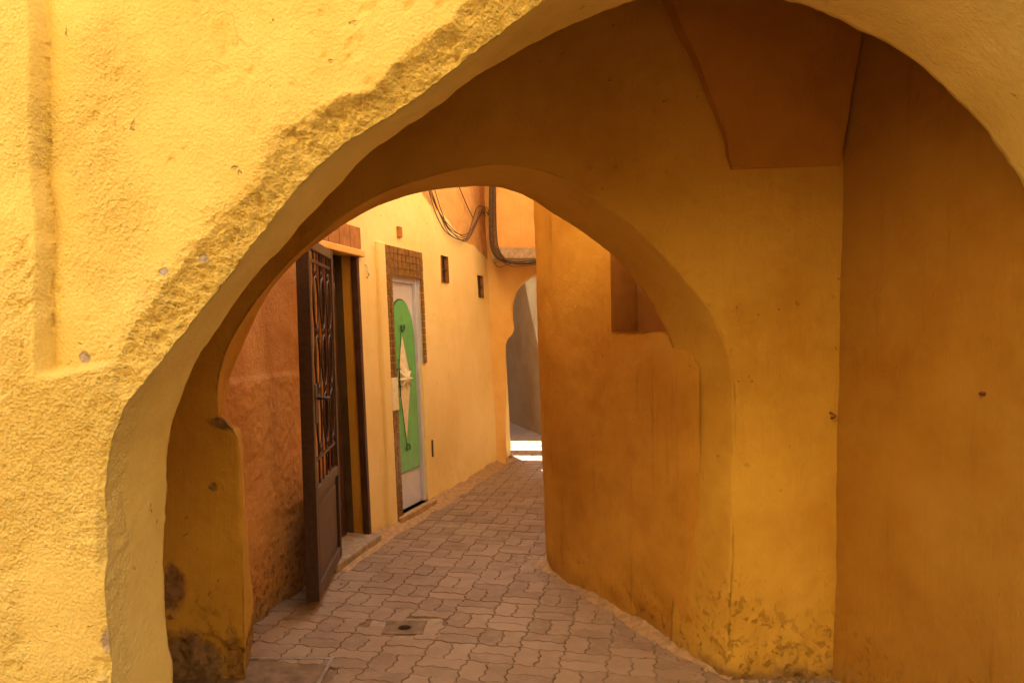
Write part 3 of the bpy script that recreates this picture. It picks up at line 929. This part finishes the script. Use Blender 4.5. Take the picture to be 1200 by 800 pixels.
# cement apron along the foot of the wall
ys_ = np.linspace(4.75, 8.8, 220)
prof = [(-0.02, 0.05), (0.012, 0.035), (0.04, 0.016), (0.08, 0.008), (0.13, 0.004), (0.16, -0.03)]
Va = []
for y in ys_:
    for (o, z) in prof:
        Va.append(LP(y, z, o))
Va = np.array(Va)
k_ = fbm(Va, 7.0, 4, 501)
Va[:, 2] += 0.008 * k_ * (Va[:, 2] > -0.02)
Va[:, 0] += 0.02 * fbm(Va, 5.0, 3, 511)
fast_mesh('cement_apron', Va, lattice(len(ys_), len(prof)), M['sand'], house)

# ------------------------------------------------------------------ right corner house of the alley
RPL = [(1.08, 3.20), (1.01, 3.30), (0.885, 3.47), (0.795, 3.61), (0.51, 4.19), (0.30, 4.62), (0.235, 4.79), (0.235, 4.92), (0.30, 5.10), (0.48, 5.6), (0.85, 6.7), (1.25, 8.0), (1.5, 8.9)]
RC = catmull([(a, b, 0) for a, b in RPL], 600)
RS = np.concatenate([[0], np.cumsum(np.linalg.norm(np.diff(RC, axis=0), axis=1))])
def leanr(s):
    return -0.036 * sstep(0.55, 1.6, s)
def rnorm(s):
    e = 0.02
    dx = np.interp(s + e, RS, RC[:, 0]) - np.interp(s - e, RS, RC[:, 0])
    dy = np.interp(s + e, RS, RC[:, 1]) - np.interp(s - e, RS, RC[:, 1])
    q = np.sqrt(dx * dx + dy * dy)
    return -dy / q, dx / q
def mapR(s, z, o=None):
    nx, ny = rnorm(s)
    o = 0 if o is None else o
    return np.stack([np.interp(s, RS, RC[:, 0]) + leanr(s) * z + nx * o, np.interp(s, RS, RC[:, 1]) + ny * o, z + 0 * s], axis=1)
def RP(s, z, o=0.0):
    return tuple(mapR(np.array([s]), np.array([z]), np.array([o]))[0])
def s_at_px(px, z):
    best = min(np.linspace(0.3, 2.0, 1700), key=lambda s: abs(CX + FPX * RP(s, z)[0] / RP(s, z)[1] - px))
    return float(best)
corner = thing('corner_house', (0.6, 4.4, 0), 'ochre corner wall with square niche beyond the inner arch', 'house')
sa, sb = float(RS[np.argmin(np.abs(RC[:, 1] - 3.60))]), s_at_px(717, 1.7)
NI = (sa + 0.001, sb, 1.535, 2.12)
def disp_r(V):
    h = 0.008 * fbm(V, 2.0, 3, 601) + 0.0018 * fbm(V, 16.0, 3, 611)
    return h + sstep(0.6, 0.05, V[:, 2]) * 0.007 * fbm(V, 8.0, 4, 621)
S0 = float(RS[np.argmin(np.abs(RC[:, 1] - 3.47))])
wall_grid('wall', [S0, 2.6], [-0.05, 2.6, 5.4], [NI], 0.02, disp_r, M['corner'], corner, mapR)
wall_grid('wall', [2.6, RS[-1]], [-0.05, 5.4], [], 0.12, lambda V: 0.008 * fbm(V, 2.0, 3, 631), M['street'], corner, mapR)  # unseen stretch made pale to bounce light onto the alley wall
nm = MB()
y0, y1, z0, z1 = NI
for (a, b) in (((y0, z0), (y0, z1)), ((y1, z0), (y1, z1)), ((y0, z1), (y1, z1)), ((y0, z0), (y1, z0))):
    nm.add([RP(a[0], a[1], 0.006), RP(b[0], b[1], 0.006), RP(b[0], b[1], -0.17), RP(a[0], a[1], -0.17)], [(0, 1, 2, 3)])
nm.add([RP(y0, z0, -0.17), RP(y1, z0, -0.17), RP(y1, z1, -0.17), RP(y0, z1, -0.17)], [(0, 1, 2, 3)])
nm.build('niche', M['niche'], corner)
ss_ = np.linspace(0.12, 2.3, 260)
Va = np.array([RP(s, z, o) for s in ss_ for (o, z) in [(-0.02, 0.035), (0.008, 0.022), (0.022, 0.010), (0.045, 0.003), (0.07, -0.03)]])
Va[:, 2] += 0.010 * fbm(Va, 16.0, 4, 641) * (Va[:, 2] > -0.02)
Va[:, :2] += (0.02 * fbm(Va, 6.0, 3, 651))[:, None] * np.array([-0.9, -0.4])
fast_mesh('dirt_fillet', Va, lattice(len(ss_), 5), M['sand'], corner)

# ------------------------------------------------------------------ bridge house: far horseshoe arch and overhanging storey
bridge = thing('bridge_house', (0.4, 8.5, 0), 'peach house bridging the alley over a keyhole arch', 'house')
Y3, Y3b = 8.50, 8.90
cxp = 652
kl = [(600.5, 372), (601, 356), (607, 339), (618, 327), (634, 320)]
arcL = [(592, 404), (595, 397), (600, 391), (602, 384)] + kl
arcR = [(2 * cxp - a, b) for a, b in arcL][::-1]
A3 = pxs(arcL + [(cxp, 317)] + arcR, Y3)
l0 = [(A3[0][0] + 0.01, Y3, -0.06), (A3[0][0] + 0.008, Y3, 0.5), A3[0]]
l1 = [A3[-1], (A3[-1][0], Y3, 0.5), (A3[-1][0], Y3, -0.06)]
sh = lambda L: [(p[0], Y3b, p[2]) for p in L]
arch_wall('wall', l0, A3, l1, sh(l0), sh(A3), sh(l1), 40, 140, list(np.arange(0.01, 0.3, 0.03)) + [0.4, 0.6, 1, 3], [0.01, 0.1, 0.5, 3], 8,
          (-0.45, 1.75, 4.6), lambda x, z: Y3 + 0 * x, lambda x, z: Y3b + 0 * x,
          lambda P, nr, d, zo, u: P + nr * (0.008 * fbm(P, 3.0, 3, 701) + 0.003 * fbm(P, 20.0, 3, 711))[:, None], M['bridge'], bridge)
XO = up(578.5, 0, 8.08)[0]
zb = up(0, 303.5, 8.05)[2]
MB().box(XO, 1.8, 8.05, 8.62, zb + 0.125, 4.6).build('upper_storey', M['bridge_up'], bridge, bevel=0.01)
MB().box(XO - 0.02, 1.8, 8.02, 8.64, zb, zb + 0.125).build('floor_slab', M['slab'], bridge, bevel=0.01)
# ------------------------------------------------------------------ beyond the arch
fh = thing('far_house', (0.2, 11.2, 0), 'grey brown rendered wall seen through the keyhole arch', 'house')
sheet('wall', (-1.0, 15.4), (1.06, 8.80), -0.06, 4.6, 0.0, 60, 60, 721, 0.003, M['far'], fh, rough=0.0006)
fh2 = sheet('side_wall', (-0.30, 8.85), (-2.4, 15.2), -0.06, 4.6, 0.0, 40, 40, 731, 0.01, M['far'], base=(-1, 12, 0))
tag(fh2, 'rendered wall of the lane beyond the keyhole arch', 'wall')
SL = math.tan(SUN_EL) / math.cos(SUN_AZ)  # unseen slabs added overhead, spaced to cut the sun into floor strips
HB = 3.7
def floor_to(y):
    return y + HB / SL
for (a, b, nm_, lab) in ((8.2, 8.72, 'sun_strip_beam', 'unseen thick beam added to shade the lane behind the keyhole arch'),
                         (9.10, 9.42, 'sun_strip_beam', 'unseen thinner beam added to split the sun strips behind the keyhole arch'),
                         (10.26, 15.0, 'sun_strip_cover', 'unseen flat slab added to end the sun strip behind the keyhole arch')):
    o = MB().box(-3.0, 1.9, floor_to(a), floor_to(b), HB, HB + 0.10).build(nm_, M['timber'], base=(0, floor_to(a), HB))
    tag(o, lab, 'beam' if 'beam' in nm_ else 'roof')

# ------------------------------------------------------------------ street behind the camera
oh = thing('street_house', (0, -1.6, 0), 'pale house on the far side of the street behind', 'house')
MB().box(-9, 9, -3.1, -1.6, 2.4, 6.6).build('wall', M['street'], oh)
MB().box(-9, 9, -3.1, -1.57, -0.05, 2.4).build('bounce_cut_band', M['bounce_cut_band'], oh)  # unseen darker band added to cut low bounce towards the arches

# ------------------------------------------------------------------ cables
def strands(name, label, runs, jitter, r0, parent_base):
    t = thing(name, parent_base, label, 'cable')
    for k, pts in enumerate(runs):
        c = catmull(pts, 60)
        MB().tube([tuple(p) for p in c], r0 * (0.8 + 0.5 * random.random()), 6).build('strand', M['cable'], t, smooth=True)
    return t
def jit(pts, a, b):
    out = []
    for k, p in enumerate(pts):
        w = 1.0
        out.append((p[0] + a * w + random.uniform(-1, 1) * b, p[1], p[2] + random.uniform(-1, 1) * b * 0.8))
    return out
sw = [(488, 190), (500, 222), (513, 252), (524, 271), (541, 279), (552, 262), (561, 246), (569, 250), (573, 268), (576, 296), (580, 304)]
swp = [on_left(px, py, 0.04)[0] for px, py in sw]
runs = []
for k in range(6):
    dx, dz = random.uniform(-0.05, 0.05), random.uniform(-0.05, 0.05)
    runs.append([(p[0] + dx * (0.35 + 0.65 * math.sin(i * 1.3 + k)), p[1] - 0.02 * (k % 3), p[2] + dz * (0.3 + 0.7 * abs(math.sin(i * 0.8 + k)))) for i, p in enumerate(swp)])
strands('cable_swag', 'slack loop of thin cables sagging along the yellow wall', runs, 0, 0.0045, tuple(swp[0]))
Yc = 7.99
runs = []
for k in range(7):
    x0 = random.uniform(-0.045, 0.035)
    zdn = random.uniform(-0.10, 0.0)
    P = [(573.5 + k * 1.1, 120), (574 + k * 1.1, 200), (573.5 + k * 1.3, 260), (575 + k * 1.4, 288), (581 + k * 1.5, 301), (592 + k, 305 + random.uniform(-1, 2.5)), (606, 306.5 + random.uniform(-1, 3.5)), (620, 305.5 + random.uniform(-1, 3.5)), (660, 304 + random.uniform(-1, 4)), (740, 304)]
    runs.append([up(px, py, Yc - 0.02 * (k % 3) + (0.03 if py > 303 else 0)) for px, py in P])
strands('cable_bundle', 'thick bundle of cables dropping and bending under the overhanging storey', runs, 0, 0.0065, up(578, 290, Yc))
runs = [[up(px, py, Yc - 0.03) for px, py in [(578, 306), (584, 313), (592, 311), (602, 308)]], [up(px, py, Yc - 0.04) for px, py in [(590, 308), (602, 312), (618, 311), (640, 309)]]]
strands('cable_loop', 'thin loose cable ends looping below the thick bundle', runs, 0, 0.005, up(584, 312, Yc))
thin = [on_left(px, py, 0.03)[0] for px, py in [(528, 200), (536, 222), (545, 243), (552, 257)]]
strands('thin_cable', 'single thin wire slanting down the orange upper wall', [thin], 0, 0.004, thin[0])

# ------------------------------------------------------------------ pavers
UNIT, UNITV = 0.1085, 0.0925
ANG = -0.197
ca, sa_ = math.cos(ANG), math.sin(ANG)
OX, OY = -0.037, 3.24
def lat(u, v):
    return (OX + ca * u - sa_ * v, OY + sa_ * u + ca * v)
def inv(x, y):
    dx, dy = x - OX, y - OY
    return (ca * dx + sa_ * dy, -sa_ * dx + ca * dy)
AMP = 0.0105
def edge_pts(i, j, horiz):
    out = []
    sg = 1 if (i + j) % 2 == 0 else -1
    for t, q in ((0, 0), (0.30, 1), (0.70, -1)):
        if horiz:
            out.append(((i + t) * UNIT, j * UNITV + q * sg * AMP * 0.8))
        else:
            out.append((i * UNIT + q * sg * AMP, (j + t) * UNITV))
    return out
def paver_outline(i, j, w, h):
    pts = []
    for a in range(w):
        pts += edge_pts(i + a, j, True)
    for b in range(h):
        pts += edge_pts(i + w, j + b, False)
    for a in range(w - 1, -1, -1):
        e = edge_pts(i + a, j + h, True)
        pts += [((i + a + 1) * UNIT, (j + h) * UNITV), e[2], e[1]]
    for b in range(h - 1, -1, -1):
        e = edge_pts(i, j + b, False)
        pts += [(i * UNIT, (j + b + 1) * UNITV), e[2], e[1]]
    return pts
def inset(pts, d):
    K = len(pts)
    out = []
    for k in range(K):
        a, b, c = Vector(pts[k - 1]), Vector(pts[k]), Vector(pts[(k + 1) % K])
        n1 = (b - a).normalized(); n2 = (c - b).normalized()
        m = Vector((-n1.y, n1.x)) + Vector((-n2.y, n2.x))
        m = m.normalized() / max(0.6, m.length / 2)
        out.append((b.x + m.x * d, b.y + m.y * d))
    return out
def paver_mesh(i, j, w, h):
    o = paver_outline(i, j, w, h)
    cx_, cy_ = (i + w / 2) * UNIT, (j + h / 2) * UNITV
    top, bot = inset(o, 0.0040), inset(o, 0.0015)
    K = len(o)
    V = [(x - cx_, y - cy_, 0.0) for x, y in top] + [(x - cx_, y - cy_, -0.0055) for x, y in bot] + [(x - cx_, y - cy_, -0.026) for x, y in bot]
    Fc = [tuple(range(K))]
    for r in (0, 1):
        Fc += [(r * K + k, (r + 1) * K + k, (r + 1) * K + (k + 1) % K, r * K + (k + 1) % K) for k in range(K)]
    return V, Fc, (cx_, cy_)

n = NT('brown_concrete_paver')
oi = n.t.nodes.new('ShaderNodeObjectInfo')
a = n.noise(9.0, 5, 0.65)
b2 = n.noise(160.0, 3, 0.6)
big = n.noise(1.1, 3, 0.5)
c = n.mix(oi.outputs['Random'], (0.215, 0.142, 0.086), (0.325, 0.226, 0.143))
c = n.mix(n.ramp(a, 0.35, 0.72, 0, 0.55), c, (0.38, 0.28, 0.185))
c = n.mix(n.ramp(big, 0.45, 0.7, 0, 0.35), c, (0.20, 0.125, 0.07))
c = n.mix(n.ramp(b2, 0.6, 0.8, 0, 0.3), c, (0.13, 0.08, 0.05))
M['paver'] = n.finish(c, 0.82, n.math('ADD', n.math('MULTIPLY', a, 0.4), n.math('MULTIPLY', b2, 0.25)), 0.004, 0.8, 0.25)

def left_limit(y):
    return float(lx(y)) + 0.05 if y > 3.6 else -1.25
def right_limit(y):
    if y < 3.25:
        return 1.45
    k = np.argmin(np.abs(RC[:, 1] - y))
    return float(RC[k, 0]) + 0.02
DRAIN = (up(474, 735, 3.838)[0], 3.84)
COVER = (-1.30, -0.82, 3.02, 3.50)
pav = bpy.data.objects.new('pavement', None)
COL.objects.link(pav)
pav.location = (0, 5, 0)
pav['world_base'] = (0, 5, 0)
pav['kind'] = 'structure'
cells = []
for bi in range(-30, 40):
    for bj in range(-10, 70):
        if (bi + bj) % 2 == 0:
            cells += [(2 * bi, 2 * bj, 2, 1), (2 * bi, 2 * bj + 1, 2, 1)]
        else:
            cells += [(2 * bi, 2 * bj, 1, 2), (2 * bi + 1, 2 * bj, 1, 2)]
cand = []
for (i, j, w, h) in cells:
    cu, cv = (i + w / 2) * UNIT, (j + h / 2) * UNITV
    x, y = lat(cu, cv)
    if y < 1.75 or y > 14.5:
        continue
    if y < 9.0:
        if x < (left_limit(y) - 0.05 if y > 2.36 else -1.6) or x > right_limit(y) + 0.1:
            continue
    elif x < -2.8 or x > 1.6:
        continue
    if COVER[0] < x < COVER[1] - 0.02 and COVER[2] < y < COVER[3]:
        continue
    if abs(x - DRAIN[0]) < 0.13 and abs(y - DRAIN[1]) < 0.10:
        continue
    px, py = CX + FPX * x / y, HY + FPX * CAMZ / y
    seen = 285 < px < 900 and py < 815 and y < 9.4 and (y < 4.8 or px < 650)
    cand.append((y if seen else 100 + y, i, j, w, h, x, y))
cand.sort()
cache = {}
R3 = lambda: random.uniform(-1, 1)
rest = MB()
for k, (_, i, j, w, h, x, y) in enumerate(cand):
    key = (w, h, (i + j) % 2)
    if key not in cache:
        V, Fc, _c = paver_mesh(i, j, w, h)
        me = bpy.data.meshes.new('paver')
        me.from_pydata(V, [], Fc)
        me.materials.append(M['paver'])
        me.update()
        cache[key] = (me, V, Fc)
    me, V, Fc = cache[key]
    dz = 0.0016 * R3() + 0.004 * float(fbm(np.array([[x, y, 0]]), 1.4, 2, 801)[0])
    if k < 300:
        o = bpy.data.objects.new('paver', me)
        COL.objects.link(o)
        o.parent = pav
        o.location = (x, y - 5, dz)
        o.rotation_euler = (0.006 * R3(), 0.006 * R3(), ANG + 0.006 * R3())
    else:
        rest.add([(x + ca * vx - sa_ * vy, y + sa_ * vx + ca * vy, vz + dz) for vx, vy, vz in V], Fc)
ro = rest.build('far_pavers', M['paver'], pav)
ro['kind'] = 'stuff'

# inspection cover and drain
cov = thing('inspection_cover', (-1.05, 3.27, 0), 'square concrete cover with metal edge beside the arch pier', 'cover')
MB().box(COVER[0], COVER[1] - 0.035, COVER[2], COVER[3] - 0.03, -0.03, -0.002).build('concrete_panel', M['old_cement'], cov, bevel=0.004)
MB().box(COVER[1] - 0.035, COVER[1] - 0.018, COVER[2], COVER[3], -0.03, 0.006).box(COVER[0], COVER[1] - 0.035, COVER[3] - 0.03, COVER[3] - 0.014, -0.03, 0.005).build('metal_edge', M['steel'], cov, bevel=0.002)
dr = thing('drain_cover', (DRAIN[0], DRAIN[1], 0), 'small square drain block with round hole among the pavers', 'drain')
dx, dy = DRAIN
hole_r, K = 0.034, 24
mb = MB()
sq = []
for k in range(K):
    a_ = 2 * math.pi * k / K
    m_ = max(abs(math.cos(a_)), abs(math.sin(a_)))
    sq.append((dx + 0.105 * math.cos(a_) / m_, dy + 0.085 * math.sin(a_) / m_))
ci = [(dx + hole_r * math.cos(2 * math.pi * k / K), dy + hole_r * math.sin(2 * math.pi * k / K)) for k in range(K)]
mb.add([(x, y, 0.004) for x, y in sq] + [(x, y, 0.001) for x, y in ci] + [(x, y, -0.02) for x, y in ci] + [(x, y, -0.02) for x, y in sq],
       [(k, (k + 1) % K, K + (k + 1) % K, K + k) for k in range(K)] + [(K + k, K + (k + 1) % K, 2 * K + (k + 1) % K, 2 * K + k) for k in range(K)] + [(k, 3 * K + k, 3 * K + (k + 1) % K, (k + 1) % K) for k in range(K)])
mb.build('block', M['old_cement'], dr)
MB().box(dx - 0.19, dx - 0.105, dy - 0.135, dy + 0.135, -0.03, -0.0045).box(dx + 0.105, dx + 0.19, dy - 0.135, dy + 0.135, -0.03, -0.0045).box(dx - 0.105, dx + 0.105, dy + 0.085, dy + 0.135, -0.03, -0.005).box(dx - 0.105, dx + 0.105, dy - 0.135, dy - 0.085, -0.03, -0.005).build('mortar_bed', M['cement'], dr, bevel=0.003)
MB().add([(x, y, -0.0075) for x, y in ci], [tuple(range(K))]).build('hole_shade_disc', M['pit'], dr)  # shallow dark disc paints the shade of a deeper hole

# passage fittings
p = on_right(1152, 461)
o = MB().tube([(p[0] + 0.02, p[1], p[2]), (p[0] - 0.012, p[1] - 0.006, p[2])], [0.008, 0.006], 8).build('wall_nail', M['red_bar'], base=p)
tag(o, 'rusty nail head stuck in the plain passage side wall', 'nail')
p = up(975, 486, 3.29)
o = MB().tube([(p[0] - 0.012, 3.285, p[2] + 0.012), (p[0] - 0.010, 3.262, p[2] + 0.010), (p[0] + 0.004, 3.258, p[2]), (p[0] - 0.006, 3.262, p[2] - 0.010), (p[0] - 0.008, 3.285, p[2] - 0.014)], 0.0045, 6).build('wall_staple', M['red_bar'], base=p, smooth=True)
tag(o, 'small rusty staple in the passage corner beside the inner arch', 'staple')

# loose grit at the foot of the walls
gm = MB()
def pebble(x, y, z, r):
    V = []
    for k in range(6):
        d = [(1, 0, 0), (-1, 0, 0), (0, 1, 0), (0, -1, 0), (0, 0, 1), (0, 0, -1)][k]
        q = r * random.uniform(0.6, 1.2)
        V.append((x + d[0] * q, y + d[1] * q, z + d[2] * q * 0.7))
    gm.add(V, [(0, 2, 4), (2, 1, 4), (1, 3, 4), (3, 0, 4), (2, 0, 5), (1, 2, 5), (3, 1, 5), (0, 3, 5)])
for k in range(420):
    if random.random() < 0.6:
        s = random.uniform(0.12, 2.1)
        q = RP(s, 0, abs(random.gauss(0, 0.09)) + 0.05)
    else:
        q = LP(random.uniform(3.7, 8.6), 0, abs(random.gauss(0, 0.10)) + 0.12)
    pebble(q[0], q[1], 0.002, abs(random.gauss(0, 0.005)) + 0.002)
for k in range(160):
    pebble(random.uniform(0.95, 1.45), 3.26 - abs(random.gauss(0, 0.06)), 0.002, abs(random.gauss(0, 0.006)) + 0.003)
gr = gm.build('grit', M['cement'])
tag(gr, 'loose grit and plaster crumbs along the foot of the walls', 'grit', kind='stuff')
for o in list(bpy.data.objects):
    if 'world_base' in o:
        del o['world_base']
